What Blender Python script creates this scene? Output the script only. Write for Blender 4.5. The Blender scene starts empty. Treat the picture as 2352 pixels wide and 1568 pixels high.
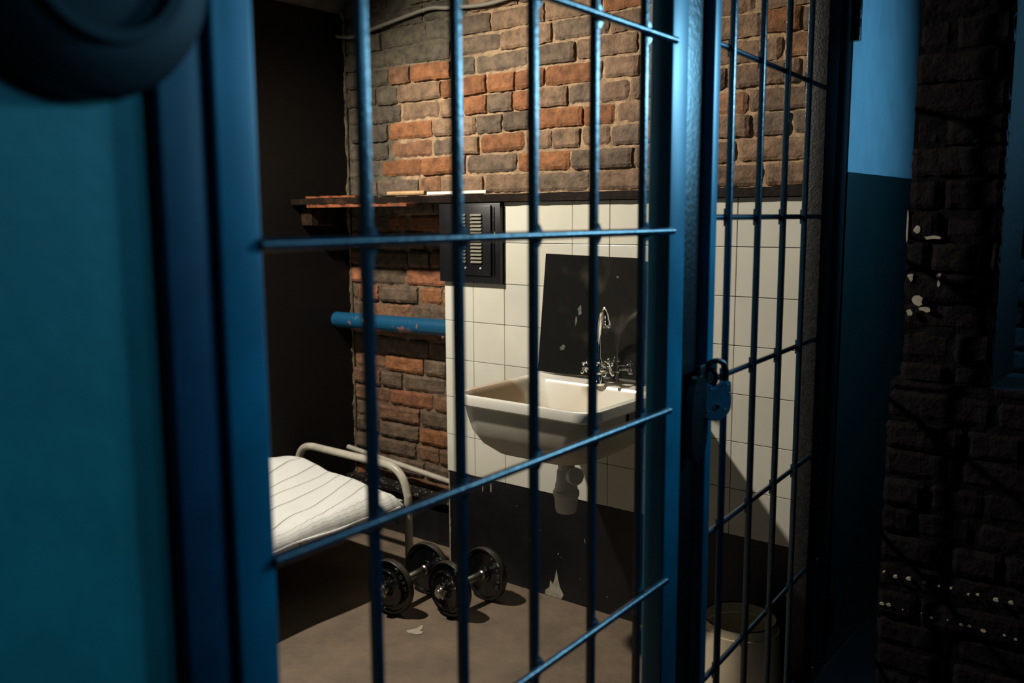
import bpy, bmesh, math, random
from mathutils import Vector, Matrix, noise
random.seed(7)
SC = bpy.context.scene
COL = SC.collection
E = 1.383                      # eye height above the cell floor

# ------------------------------------------------------------------ camera
yaw = math.radians(-38.3552); pitch = math.radians(7.8567); roll = math.radians(-0.3089); FPX = 2063.47
cy, sy, cp, sp = math.cos(yaw), math.sin(yaw), math.cos(pitch), math.sin(pitch)
fwd = Vector((sy*cp, cy*cp, -sp)); r0 = Vector((cy, -sy, 0)); u0 = r0.cross(fwd)
rgt = math.cos(roll)*r0 + math.sin(roll)*u0; upv = -math.sin(roll)*r0 + math.cos(roll)*u0
cam_d = bpy.data.cameras.new('camera'); cam = bpy.data.objects.new('camera', cam_d); COL.objects.link(cam)
M = Matrix((rgt, upv, -fwd)).transposed().to_4x4(); M.translation = Vector((0, 0, E)); cam.matrix_world = M
cam_d.sensor_width = 36; cam_d.lens = 36*FPX/2352; cam_d.clip_start = 0.02
cam_d.dof.use_dof = True; cam_d.dof.focus_distance = 2.75; cam_d.dof.aperture_fstop = 2.8
SC.camera = cam

# ------------------------------------------------------------------ world, exposure, lights
w = bpy.data.worlds.new('world'); SC.world = w; w.use_nodes = True
w.node_tree.nodes['Background'].inputs[0].default_value = (0.25, 0.5, 1, 1); w.node_tree.nodes['Background'].inputs[1].default_value = 0.0
SC.view_settings.view_transform = 'Standard'; SC.view_settings.look = 'None'; SC.view_settings.gamma = 1
SC.view_settings.use_curve_mapping = False; SC.view_settings.exposure = 0.0

def light(name, kind, loc, power, color, target=None, **kw):
    d = bpy.data.lights.new(name, kind); d.energy = power; d.color = color
    for k, v in kw.items(): setattr(d, k, v)
    o = bpy.data.objects.new(name, d); COL.objects.link(o); o.location = loc
    if target: o.rotation_euler = (Vector(target)-Vector(loc)).to_track_quat('-Z', 'Y').to_euler()
    return o
# warm white lamp hanging inside the cell (above the frame)
light('cell_lamp', 'SPOT', (-2.62, 1.40, E+0.92), 172, (1.0, 0.915, 0.79), (-1.90, 2.45, 0.75), spot_size=math.radians(128), spot_blend=0.7, shadow_soft_size=0.035)
# blue corridor lamp past the brick pier, then added fill spots without fixtures
light('corridor_lamp', 'AREA', (-0.06, 2.98, E+0.42), 6.0, (0.20, 0.62, 1.0), (-0.80, 1.5, E+0.1), shape='RECTANGLE', size=0.16, size_y=0.5)
light('fill_near_post', 'SPOT', (0.95, 1.15, E+0.60), 18, (0.14, 0.60, 1.0), (-0.76, .10, E+.02), spot_size=math.radians(44), spot_blend=.8, shadow_soft_size=.12)  # added fill, brightens the near post and teal wall
light('fill_bars', 'SPOT', (0.10, 2.78, E+0.55), 75, (0.26, 0.68, 1.0), (-0.80, 0.95, E-.10), spot_size=math.radians(50), spot_blend=.8, shadow_soft_size=.10)  # added spot that lifts the highlights on the grate bars
light('fill_padlock', 'SPOT', (1.0, 2.30, E+0.80), 24, (0.20, 0.62, 1.0), (-0.80, 1.25, E-.05), spot_size=math.radians(52), spot_blend=.9, shadow_soft_size=.10)  # added fill for the padlock and corridor-side bar faces

# ------------------------------------------------------------------ materials
def mat(name, base=(.5,.5,.5), rough=.5, metal=0., noise_amt=0., noise_scale=20., col2=None, bump=0., bump_scale=80., spec=.5, attr=None, detail=5., lo=.35, hi=.65):
    m = bpy.data.materials.new(name); m.use_nodes = True; nt = m.node_tree; b = nt.nodes['Principled BSDF']
    b.inputs['Base Color'].default_value = (*base, 1); b.inputs['Roughness'].default_value = rough; b.inputs['Metallic'].default_value = metal
    b.inputs['Specular IOR Level'].default_value = spec
    tc = nt.nodes.new('ShaderNodeTexCoord')
    src = None
    if attr:
        a = nt.nodes.new('ShaderNodeAttribute'); a.attribute_name = attr; src = a.outputs['Color']
    if col2 or noise_amt:
        n = nt.nodes.new('ShaderNodeTexNoise'); n.inputs['Scale'].default_value = noise_scale; n.inputs['Detail'].default_value = detail; n.inputs['Roughness'].default_value = .65
        nt.links.new(tc.outputs['Object'], n.inputs['Vector'])
        rr = nt.nodes.new('ShaderNodeMapRange'); rr.inputs[1].default_value = lo; rr.inputs[2].default_value = hi
        nt.links.new(n.outputs['Fac'], rr.inputs[0])
        mx = nt.nodes.new('ShaderNodeMix'); mx.data_type = 'RGBA'
        if col2:
            mx.inputs[6].default_value = (*base, 1); mx.inputs[7].default_value = (*col2, 1)
            if src: nt.links.new(src, mx.inputs[6])
            nt.links.new(rr.outputs[0], mx.inputs[0])
        else:
            mx.blend_type = 'MULTIPLY'; mx.inputs[0].default_value = 1
            mx.inputs[6].default_value = (*base, 1)
            if src: nt.links.new(src, mx.inputs[6])
            r2 = nt.nodes.new('ShaderNodeMapRange'); r2.inputs[3].default_value = 1-noise_amt; r2.inputs[4].default_value = 1+noise_amt
            nt.links.new(rr.outputs[0], r2.inputs[0])
            nt.links.new(r2.outputs[0], mx.inputs[7])
        nt.links.new(mx.outputs[2], b.inputs['Base Color'])
    elif src: nt.links.new(src, b.inputs['Base Color'])
    if bump:
        n2 = nt.nodes.new('ShaderNodeTexNoise'); n2.inputs['Scale'].default_value = bump_scale; n2.inputs['Detail'].default_value = 6
        nt.links.new(tc.outputs['Object'], n2.inputs['Vector'])
        bp = nt.nodes.new('ShaderNodeBump'); bp.inputs['Strength'].default_value = bump; bp.inputs['Distance'].default_value = .004
        nt.links.new(n2.outputs['Fac'], bp.inputs['Height']); nt.links.new(bp.outputs[0], b.inputs['Normal'])
    m['b'] = 1
    return m

MT = {}
MT['grate'] = mat('dark_blue_paint', (.003, .026, .050), .27, 0, .25, 30, bump=.2, bump_scale=120, spec=1.0)
MT['post'] = mat('blue_post_paint', (.003, .145, .23), .38, 0, .2, 7, spec=.5)
MT['black'] = mat('black_paint', (.006, .007, .009), .35, 0, .3, 25, bump=.3, bump_scale=90)
MT['matte_black'] = mat('matte_black_paint', (.0035, .006, .009), .6, 0, .3, 6, spec=.3)
MT['post_dark'] = mat('darker_post_blue', (.003, .045, .09), .45, 0, .3, 7, spec=.4)  # darker version of the post blue, for the left tube
MT['frame_grey'] = mat('worn_dark_steel_paint', (.022, .023, .024), .45, 0, .5, 60, bump=.4, bump_scale=200)
MT['chrome'] = mat('chrome', (.8, .8, .78), .08, 1)
MT['steel'] = mat('dull_steel', (.55, .54, .48), .3, 1, .2, 40)
MT['teal'] = mat('teal_wall_paint', (.02, .22, .225), .5, 0, .12, 6, bump=.2, bump_scale=40)
MT['sky_paint'] = mat('light_blue_wall_paint', (.45, .62, .70), .5, 0, .08, 8, bump=.15, bump_scale=60)
MT['dark_green'] = mat('dark_green_wall_paint', (.005, .028, .026), .5, 0, .12, 6, bump=.2, bump_scale=40)
MT['floor'] = mat('brown_concrete', (.15, .113, .079), .6, 0, 0, 5.5, (.23, .168, .115), bump=.6, bump_scale=45)
MT['tile'] = mat('cream_tile', (.74, .72, .60), .28, 0, .05, 4, attr='Col')
MT['grout'] = mat('dark_grout', (.05, .045, .035), .9)
MT['base'] = mat('black_base_paint', (.0045, .005, .0065), .5, 0, .5, 9, bump=.4, bump_scale=30)
MT['wall_left'] = mat('dark_brown_gloss_paint', (.0045, .0032, .0026), .6, 0, 0, 3, (.003, .0026, .0022), bump=.4, bump_scale=25, spec=.25)
MT['plaster'] = mat('grey_plaster', (.16, .15, .125), .9, 0, .4, 12, bump=1., bump_scale=60)
MT['mortar'] = mat('tan_mortar', (.30, .22, .145), .95, 0, .35, 30, bump=1., bump_scale=130, attr='Col')
MT['brick'] = mat('old_brick', (.3, .15, .1), .85, 0, .55, 24, bump=1., bump_scale=110, attr='Col', lo=.3, hi=.7)
MT['dark_brick'] = mat('near_black_brick', (.01, .01, .01), .95, 0, .4, 38, bump=1., bump_scale=110, attr='Col', spec=.12)  # pier brick, colour darkened to hold down lamp spill
MT['corridor_floor'] = mat('dark_corridor_floor', (.02, .02, .02), .6, 0, .3, 6)
MT['ceil'] = mat('ceiling_plaster', (.10, .095, .085), .9)
MT['shelf'] = mat('dark_varnished_board', (.014, .009, .006), .4, 0, 0, 7, (.06, .028, .014), bump=.5, bump_scale=40, lo=.52, hi=.68)
MT['white'] = mat('white_board', (.75, .74, .68), .6)
MT['wood'] = mat('tan_wood', (.42, .26, .13), .7, 0, .2, 20)
MT['redwood'] = mat('red_worn_wood', (.17, .05, .018), .55, 0, .5, 25, bump=.5)
MT['enamel'] = mat('white_enamel', (.80, .79, .71), .18, 0, 0, 5, (.76, .74, .64), lo=.4, hi=.9)
MT['cast'] = mat('grey_cast_underside', (.52, .49, .40), .45, 0, .12, 8)
MT['plastic'] = mat('white_plastic', (.62, .62, .58), .4)
MT['rim_black'] = mat('black_rim', (.01, .01, .01), .4)
MT['cream'] = mat('cream_enamel', (.80, .68, .48), .3, 0, .12, 7)
MT['bedpaint'] = mat('cream_tube_paint', (.52, .49, .40), .35, 0, .15, 15)
MT['rail'] = mat('grey_green_rail', (.05, .06, .055), .45, 0, .2, 20)
MT['iron'] = mat('black_enamelled_iron', (.006, .006, .007), .16, 0, .2, 30, bump=.2, bump_scale=60, spec=.6)
MT['letter'] = mat('worn_raised_letters', (.16, .155, .14), .35, .4, .3, 90)
MT['rimiron'] = mat('worn_plate_edge', (.03, .027, .02), .4, 0, .3, 60)
MT['bluepipe'] = None
MT['yellow'] = mat('pale_yellow_sticker', (.60, .52, .22), .6)
MT['cabinet'] = mat('black_cabinet_paint', (.007, .0075, .009), .4, 0, .2, 20)
MT['cable'] = mat('grey_cable', (.22, .20, .16), .6)
MT['peel'] = mat('bare_plaster_chip', (.42, .38, .30), .9, 0, .2, 30)
MT['corner'] = mat('yellowed_plaster', (.20, .165, .10), .9, 0, .6, 25)
MT['ledge'] = mat('chipped_dark_paint', (.016, .014, .012), .45, 0, 0, 55, (.40, .37, .30), lo=.60, hi=.64)
MT['smear'] = mat('dried_splash', (.10, .10, .092), .6, 0, .5, 60)
MT['padlock'] = mat('blue_grey_steel', (.10, .34, .50), .42, .2, .12, 30)
MT['beadgrey'] = mat('grey_tube_paint', (.22, .205, .155), .4, 0, .15, 40)

# pipe paint: blue with bare reddish patches
def pipe_mat():
    m = mat('blue_pipe_paint', (.006, .075, .16), .4, 0, 0, 9, (.28, .13, .11), bump=.3, lo=.60, hi=.63); return m
MT['bluepipe'] = pipe_mat()

def stripe_mat():
    m = bpy.data.materials.new('striped_ticking'); m.use_nodes = True; nt = m.node_tree; b = nt.nodes['Principled BSDF']
    b.inputs['Roughness'].default_value = .9
    a = nt.nodes.new('ShaderNodeAttribute'); a.attribute_name = 'stripe'
    mm = nt.nodes.new('ShaderNodeMath'); mm.operation = 'FRACT'; nt.links.new(a.outputs['Fac'], mm.inputs[0])
    cr = nt.nodes.new('ShaderNodeValToRGB'); e = cr.color_ramp.elements
    e[0].position = 0; e[0].color = (.80, .81, .77, 1); e[1].position = 1; e[1].color = (.80, .81, .77, 1)
    for p, c in ((.455, (.80, .81, .77)), (.475, (.36, .35, .30)), (.525, (.36, .35, .30)), (.545, (.80, .81, .77)), (.60, (.80, .81, .77)), (.612, (.6, .6, .55)), (.63, (.80, .81, .77))):
        q = e.new(p); q.color = (*c, 1)
    nt.links.new(mm.outputs[0], cr.inputs[0]); nt.links.new(cr.outputs[0], b.inputs['Base Color'])
    tc = nt.nodes.new('ShaderNodeTexCoord'); n = nt.nodes.new('ShaderNodeTexNoise'); n.inputs['Scale'].default_value = 60; nt.links.new(tc.outputs['Object'], n.inputs[0])
    bp = nt.nodes.new('ShaderNodeBump'); bp.inputs['Strength'].default_value = .3; bp.inputs['Distance'].default_value = .004
    nt.links.new(n.outputs['Fac'], bp.inputs['Height']); nt.links.new(bp.outputs[0], b.inputs['Normal'])
    return m
MT['ticking'] = stripe_mat()

def mirror_mat():
    m = bpy.data.materials.new('old_mirror_glass'); m.use_nodes = True; nt = m.node_tree; b = nt.nodes['Principled BSDF']
    tc = nt.nodes.new('ShaderNodeTexCoord'); n = nt.nodes.new('ShaderNodeTexNoise'); n.inputs['Scale'].default_value = 9; n.inputs['Detail'].default_value = 8
    nt.links.new(tc.outputs['Object'], n.inputs[0])
    cr = nt.nodes.new('ShaderNodeValToRGB'); e = cr.color_ramp.elements; e[0].position = .45; e[0].color = (.33, .33, .32, 1); e[1].position = .72; e[1].color = (.30, .27, .23, 1)
    nt.links.new(n.outputs['Fac'], cr.inputs[0]); nt.links.new(cr.outputs[0], b.inputs['Base Color'])
    rr = nt.nodes.new('ShaderNodeMapRange'); rr.inputs[1].default_value = .5; rr.inputs[2].default_value = .8; rr.inputs[3].default_value = .03; rr.inputs[4].default_value = .35
    nt.links.new(n.outputs['Fac'], rr.inputs[0]); nt.links.new(rr.outputs[0], b.inputs['Roughness'])
    b.inputs['Metallic'].default_value = .96
    return m
MT['mirror'] = mirror_mat()

# ------------------------------------------------------------------ helpers
def link(name, me, parent=None, m=None):
    o = bpy.data.objects.new(name, me); COL.objects.link(o)
    if parent: o.parent = parent
    if m:
        for x in (m if isinstance(m, (list, tuple)) else [m]): me.materials.append(MT[x])
    return o
def obj(name, bm, m, parent=None, smooth=True):
    me = bpy.data.meshes.new(name); bm.normal_update(); bm.to_mesh(me); bm.free()
    if smooth:
        for p in me.polygons: p.use_smooth = True
        try: me.set_sharp_from_angle(angle=math.radians(35))
        except Exception: pass
    return link(name, me, parent, m)
def thing(name, label, cat, loc=(0,0,0), rz=0, group=None):
    o = bpy.data.objects.new(name, None); COL.objects.link(o); o.location = loc; o.rotation_euler = (0, 0, rz)
    return tag(o, label, cat, group)
def tag(o, label, cat, group=None):
    o['label'] = label; o['category'] = cat
    if group: o['group'] = group
    return o
def struct(name, bm, m, parent=None, smooth=False):
    o = obj(name, bm, m, parent, smooth); 
    if not parent: o['kind'] = 'structure'
    return o
def box(bm, x0, x1, y0, y1, z0, z1, bev=0, seg=1, mi=0):
    r = bmesh.ops.create_cube(bm, size=1); vs = r['verts']
    for v in vs: v.co = Vector(((x0+x1)/2+v.co.x*(x1-x0), (y0+y1)/2+v.co.y*(y1-y0), (z0+z1)/2+v.co.z*(z1-z0)))
    fs = {f for v in vs for f in v.link_faces}
    for f in fs: f.material_index = mi
    if bev:
        es = list({e for v in vs for e in v.link_edges})
        bmesh.ops.bevel(bm, geom=es, offset=bev, segments=seg, profile=.5, affect='EDGES')
    return bm
def nb(): return bmesh.new()
def frame_axes(d):
    d = d.normalized(); a = Vector((0, 0, 1)) if abs(d.z) < .9 else Vector((1, 0, 0))
    s = d.cross(a).normalized(); return s, s.cross(d).normalized()
def tube(bm, pts, r, n=16, cap=True, mi=0):
    pts = [Vector(p) for p in pts]; rs = r if isinstance(r, (list, tuple)) else [r]*len(pts)
    rings = []; prev = None
    for i, p in enumerate(pts):
        if i == 0: d = pts[1]-p
        elif i == len(pts)-1: d = p-pts[i-1]
        else: d = (pts[i+1]-p).normalized()+(p-pts[i-1]).normalized()
        d.normalize()
        if prev is None: s, t = frame_axes(d)
        else:
            s = prev-d*prev.dot(d); s.normalize(); t = s.cross(d).normalized()
        prev = s
        rings.append([bm.verts.new(p+(s*math.cos(a)+t*math.sin(a))*rs[i]) for a in [2*math.pi*k/n for k in range(n)]])
    for a, b in zip(rings, rings[1:]):
        for k in range(n):
            f = bm.faces.new((a[k], a[(k+1) % n], b[(k+1) % n], b[k])); f.material_index = mi
    if cap:
        for rg in (rings[0], rings[-1]):
            f = bm.faces.new(rg); f.material_index = mi
    bmesh.ops.recalc_face_normals(bm, faces=bm.faces)
    return bm
def lathe(bm, prof, axis=(0,0,1), org=(0,0,0), n=48, mi=0, closed=False):
    ax = Vector(axis).normalized(); s, t = frame_axes(ax); org = Vector(org); rings = []
    for r, h in prof:
        rings.append([bm.verts.new(org+ax*h+(s*math.cos(a)+t*math.sin(a))*max(r, 1e-5)) for a in [2*math.pi*k/n for k in range(n)]])
    if closed: rings.append(rings[0])
    for a, b in zip(rings, rings[1:]):
        for k in range(n):
            f = bm.faces.new((a[k], a[(k+1) % n], b[(k+1) % n], b[k])); f.material_index = mi
    bmesh.ops.remove_doubles(bm, verts=bm.verts, dist=1e-6)
    bmesh.ops.recalc_face_normals(bm, faces=bm.faces)
    return bm
def bez(pts, n=10):
    P = [Vector(p) for p in pts]; P = [2*P[0]-P[1]]+P+[2*P[-1]-P[-2]]; out = []
    for i in range(1, len(P)-2):
        for k in range(n):
            t = k/n; a, b, c, d = P[i-1], P[i], P[i+1], P[i+2]
            out.append(.5*((2*b)+(c-a)*t+(2*a-5*b+4*c-d)*t*t+(3*b-a-3*c+d)*t**3))
    out.append(P[-2]); return out
def prism(bm, poly, off, mi=0):
    off = Vector(off); a = [bm.verts.new(Vector(p)) for p in poly]; b = [bm.verts.new(Vector(p)+off) for p in poly]
    n = len(a); fs = [bm.faces.new(a), bm.faces.new(b[::-1])]
    for k in range(n): fs.append(bm.faces.new((a[k], b[k], b[(k+1) % n], a[(k+1) % n])))
    for f in fs: f.material_index = mi
    bmesh.ops.recalc_face_normals(bm, faces=bm.faces); return bm

# ------------------------------------------------------------------ cell shell
XL = -3.10; YT = 2.553; YB = 2.745; ZC = 2.75; XG = -0.80
struct('floor', box(nb(), -3.3, -.87, -1.6, 4.2, -.1, 0), 'floor')
struct('floor_corridor', box(nb(), -.87, 2.2, -1.6, 4.2, -.1, 0), 'corridor_floor')
struct('ceiling', box(nb(), -3.3, 2.2, -1.6, 4.2, ZC, ZC+.1), 'ceil')

def coladd(bm, cl, faces, c):
    for f in faces:
        for l in f.loops: l[cl] = (*c, 1)

# bricks: rows of separate rounded bricks standing proud of the mortar
def brick_wall(name, x0, x1, z0, z1, yb, face='-y', pitch=.0765, zref=0., tone=None, mort=None, proud=.016, seed=1, pattern=None, rough=1., full=.245, backing=.10):
    rnd = random.Random(seed)
    bm = nb(); cl = bm.loops.layers.float_color.new('Col')
    # mortar bed with relief
    nx = max(2, int((x1-x0)/.012)); nz = max(2, int((z1-z0)/.012))
    g = []
    for i in range(nx+1):
        col = []
        for j in range(nz+1):
            x = x0+(x1-x0)*i/nx; z = z0+(z1-z0)*j/nz
            h = noise.noise(Vector((x*38, 3.1, z*38)))*.004*rough+noise.noise(Vector((x*9, 7.1, z*9)))*.005*rough
            col.append(bm.verts.new((x, yb+proud*.62-h, z)))
        g.append(col)
    for i in range(nx):
        for j in range(nz):
            f = bm.faces.new((g[i][j], g[i+1][j], g[i+1][j+1], g[i][j+1])); f.material_index = 1
            coladd(bm, cl, [f], mort((x0+(x1-x0)*i/nx), z0+(z1-z0)*j/nz))
    # solid backing
    r = bmesh.ops.create_cube(bm, size=1)
    for v in r['verts']: v.co = Vector(((x0+x1)/2+v.co.x*(x1-x0), yb+proud*1.6+backing/2+v.co.y*backing, (z0+z1)/2+v.co.z*(z1-z0)))
    for f in {f for v in r['verts'] for f in v.link_faces}: f.material_index = 1; coladd(bm, cl, [f], mort(x0, z0))
    k0 = math.floor((z0-zref)/pitch)-1; k = k0
    while zref+k*pitch < z1:
        zb = zref+k*pitch+.005; zt = zb+pitch-.0105
        hdr = (k % 2 == 0)
        x = x0-rnd.random()*.2
        while x < x1:
            L = rnd.choice([.118, .118, .245, .21]) if hdr else rnd.choice([.245, .245, .125, .23])
            L *= full/.245*rnd.uniform(.93, 1.04)
            a, b = x, x+L; x = b+rnd.uniform(.008, .016)
            aa, bb = max(a, x0), min(b, x1)
            cz0, cz1 = max(zb, z0), min(zt, z1)
            if bb-aa < .012 or cz1-cz0 < .012: continue
            if rnd.random() < .012: continue
            c = tone((aa+bb)/2, (cz0+cz1)/2, rnd)
            py = rnd.uniform(-.008, .008)*rough; tz = rnd.uniform(-.003, .003); tilt = rnd.uniform(-.018, .018)
            m_, n_ = max(4, int((bb-aa)/.012)), 6
            R = .010; cr = rnd.uniform(.6, 1.6)
            V = {}
            for i in range(m_+1):
                for j in range(n_+1):
                    u = i/m_; v = j/n_
                    X = aa+(bb-aa)*u; Z = cz0+(cz1-cz0)*v+tz+(X-(aa+bb)/2)*tilt
                    du = min(X-aa, bb-X); dv = min(v, 1-v)*(cz1-cz0)
                    e1 = max(0, 1-du/(R*cr)); e2 = max(0, 1-dv/(R*.8*cr))
                    drop = (e1*e1+e2*e2)*.006
                    h = noise.noise(Vector((X*45+seed, k*1.7, Z*45)))*.0028+noise.noise(Vector((X*14, k*3.3, Z*14+seed)))*.004
                    if i in (0, m_): X += noise.noise(Vector((k*3.1+i, seed, Z*60)))*.005
                    if j in (0, n_): Z += noise.noise(Vector((X*50, seed+j, k*2.1)))*.0045
                    V[i, j] = bm.verts.new((X, yb+py+drop-h*rough, Z))
            fs = []
            for i in range(m_):
                for j in range(n_): fs.append(bm.faces.new((V[i, j], V[i+1, j], V[i+1, j+1], V[i, j+1])))
            # skirt into the mortar
            loop = [V[i, 0] for i in range(m_+1)]+[V[m_, j] for j in range(1, n_+1)]+[V[i, n_] for i in range(m_-1, -1, -1)]+[V[0, j] for j in range(n_-1, 0, -1)]
            back = [bm.verts.new((q.co.x, yb+proud*1.3, q.co.z)) for q in loop]
            for q in range(len(loop)):
                q2 = (q+1) % len(loop); fs.append(bm.faces.new((loop[q], back[q], back[q2], loop[q2])))
            coladd(bm, cl, fs, c)
        k += 1
    bmesh.ops.recalc_face_normals(bm, faces=bm.faces)
    return bm

OR_PTS = [(-2.533, 0.674), (-2.125, 0.603), (-2.619, 0.59), (-2.263, 0.521), (-2.352, 0.525), (-2.178, 0.521), (-2.034, 0.531), (-1.936, 0.521), (-2.353, 0.439), (-2.126, 0.445), (-2.7, 0.366), (-2.603, 0.284), (-2.255, 0.278), (-2.769, 0.206), (-2.544, 0.203), (-1.936, 0.372), (-2.045, 0.38), (-2.086, 0.218), (-1.975, 0.213), (-1.521, 0.15), (-1.139, 0.602), (-1.785, 0.371), (-1.695, 0.36), (-2.034, 0.754), (-1.718, 0.731), (-1.435, 0.68), (-2.734, -0.342), (-2.593, -0.335), (-2.729, -0.645), (-2.577, -0.714), (-2.63, -0.805), (-2.725, -0.954), (-2.595, -0.953)]
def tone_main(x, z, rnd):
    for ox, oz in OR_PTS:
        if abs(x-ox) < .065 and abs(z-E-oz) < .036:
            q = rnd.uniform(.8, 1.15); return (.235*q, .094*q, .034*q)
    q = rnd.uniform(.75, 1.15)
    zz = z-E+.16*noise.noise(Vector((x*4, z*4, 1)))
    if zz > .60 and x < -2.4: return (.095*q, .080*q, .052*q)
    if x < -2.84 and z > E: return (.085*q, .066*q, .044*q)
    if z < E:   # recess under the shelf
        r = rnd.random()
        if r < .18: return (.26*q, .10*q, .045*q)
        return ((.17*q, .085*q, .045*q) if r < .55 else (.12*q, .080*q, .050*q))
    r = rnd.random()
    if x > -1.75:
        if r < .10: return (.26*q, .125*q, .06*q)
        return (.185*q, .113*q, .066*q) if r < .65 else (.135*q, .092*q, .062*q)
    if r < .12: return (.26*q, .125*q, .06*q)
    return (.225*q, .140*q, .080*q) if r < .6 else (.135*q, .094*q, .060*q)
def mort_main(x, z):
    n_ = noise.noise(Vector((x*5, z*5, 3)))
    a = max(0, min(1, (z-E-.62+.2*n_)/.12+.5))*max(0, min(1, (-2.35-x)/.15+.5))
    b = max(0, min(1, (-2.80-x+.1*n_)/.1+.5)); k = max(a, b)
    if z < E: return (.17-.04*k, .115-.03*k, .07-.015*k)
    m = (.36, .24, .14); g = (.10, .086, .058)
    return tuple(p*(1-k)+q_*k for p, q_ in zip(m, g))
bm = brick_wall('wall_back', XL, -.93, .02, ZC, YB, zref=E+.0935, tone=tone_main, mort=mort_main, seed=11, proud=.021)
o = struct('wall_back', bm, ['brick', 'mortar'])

# left cell wall, dark gloss paint up to 2.25 m, grey plaster above
bm = nb(); box(bm, XL-.15, XL, -.5, YB+.05, 0, E+.875, 0)
o = struct('wall_left', bm, 'wall_left')
bm = nb(); box(bm, XL-.15, XL-.004, -.5, YB+.05, E+.875, ZC); struct('wall_left_upper', bm, 'plaster')
# ragged strip where the paint has broken away at the corner
rnd = random.Random(5); L_, R_ = [], []
z = .02
while z < E+.90:
    wd = .006+.020*noise.noise(Vector((0, 0, z*9)))+.010*noise.noise(Vector((4, 0, z*40)))
    L_.append((XL+.003, YB-.002-max(.0005, wd), z)); z += .012
bm = nb(); va = [bm.verts.new(p) for p in L_]; vb = [bm.verts.new((XL+.003, YB+.002, p[2])) for p in L_]
vc = [bm.verts.new((XL-.002, p[1], p[2])) for p in L_]
for i in range(len(va)-1):
    bm.faces.new((va[i], va[i+1], vb[i+1], vb[i])); bm.faces.new((vc[i], vc[i+1], va[i+1], va[i]))
struct('trim_corner', bm, 'corner')

# boxed-out tiled wall, lower black base
bm = nb(); box(bm, -2.352, -.93, YT+.012, YB-.03, 0, E+.055); struct('wall_tiled_core', bm, 'grout')
bm = nb(); cl = bm.loops.layers.float_color.new('Col'); rnd = random.Random(3)
for c in range(-1, 9):
    for r_ in range(-1, 6):
        if c < 1 and r_ < 1: continue
        xa = -2.205+.15*c; xb = min(xa+.15, -.930); za = E-.091-.15*(r_+1); zb = za+.15
        if r_ == -1: zb = E+.056
        if c == -1: xa = -2.350
        if c == 0 and False: pass
        before = set(bm.faces)
        dy = rnd.uniform(-.0006, .0006)
        box(bm, xa+.0011, xb-.0011, YT+dy, YT+.0125, za+.0011, zb-.0011, .0012, 2)
        q = rnd.uniform(.95, 1.03); t = rnd.uniform(-.01, .01)
        coladd(bm, cl, [f for f in bm.faces if f not in before], (.72*q+t, .70*q, .595*q-t))
struct('wall_tiled', bm, 'tile')
bm = nb(); box(bm, -2.345, -.93, YT+.004, YT+.014, 0.0, E-.993)
o = struct('baseboard_back', bm, 'base')
# peeled patch and drips on the base
bm = nb(); P = [(-1.875,0,.002),(-1.80,0,.002),(-1.79,0,.02),(-1.806,0,.045),(-1.815,0,.075),(-1.822,0,.11),(-1.829,0,.075),(-1.838,0,.05),(-1.85,0,.062),(-1.853,0,.035),(-1.872,0,.018)]
prism(bm, [(x, YT+.0036, z) for x, _, z in P], (0, .002, 0))
struct('trim_base_patch', bm, 'peel')
bm = nb(); rnd = random.Random(9)
for i in range(24):
    x = rnd.uniform(-2.32, -1.2); z = rnd.uniform(.03, .38); s = rnd.uniform(.0012, .0032); t = s*rnd.choice([1, 1, 3, 7])
    prism(bm, [(x+s*math.cos(a), YT+.0038, z+t*math.sin(a)) for a in [k*math.pi/3+.3 for k in range(6)]], (0, .002, 0))
struct('trim_base_specks', bm, 'peel')
# ragged left edge of the base
bm = nb(); prev = None
for i in range(33):
    z = i*.012; wd = .004+.006*abs(noise.noise(Vector((1, 2, z*30)))); a = bm.verts.new((-2.347, YT+.003, z)); b = bm.verts.new((-2.347+wd, YT+.003, z))
    if prev: bm.faces.new((prev[0], prev[1], b, a))
    prev = (a, b)
struct('trim_base_edge', bm, 'peel')

# low dark ledges at the foot of the recess
bm = nb()
def ledge(bm, x0, x1, y0, y1, z0, z1, seed):
    n = 40; V = []
    for i in range(n+1):
        x = x0+(x1-x0)*i/n; d = noise.noise(Vector((x*25, seed, 0)))*.006; e = noise.noise(Vector((x*30, seed, 9)))*.005
        V.append([bm.verts.new((x, y0+d, z0)), bm.verts.new((x, y0+d, z1+e)), bm.verts.new((x, y1, z1)), bm.verts.new((x, y1, z0))])
    for a, b in zip(V, V[1:]):
        for k in range(4): bm.faces.new((a[k], a[(k+1) % 4], b[(k+1) % 4], b[k]))
    bm.faces.new(V[0]); bm.faces.new(V[-1][::-1]); bmesh.ops.recalc_face_normals(bm, faces=bm.faces)
ledge(bm, XL+.002, -2.355, YB-.07, YB+.005, E-1.19, E-1.165, 2)
struct('trim_1', bm, 'ledge')
bm = nb(); ledge(bm, XL+.002, -2.355, YB-.05, YB+.005, 0, .14, 5); struct('baseboard_recess', bm, 'base')

# walls that close the cell and the corridor
struct('wall_front', box(nb(), -3.1, -.86, .20, .28, 0, ZC), 'plaster')
struct('ceiling_beam', box(nb(), -.86, -.78, .3, 2.6, 2.62, ZC), 'black')
# corridor wall before the grate, teal painted
c31, s31 = math.cos(.031), math.sin(.031)
def rot(x, y): return (c31*x-s31*y, s31*x+c31*y)
o = struct('wall_corridor_near', box(nb(), -.14, 0, -1.9, 0, 0, ZC), 'teal'); o.location = (*rot(-.7461-.016, .4735), 0); o.rotation_euler = (0, 0, .031)
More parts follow.
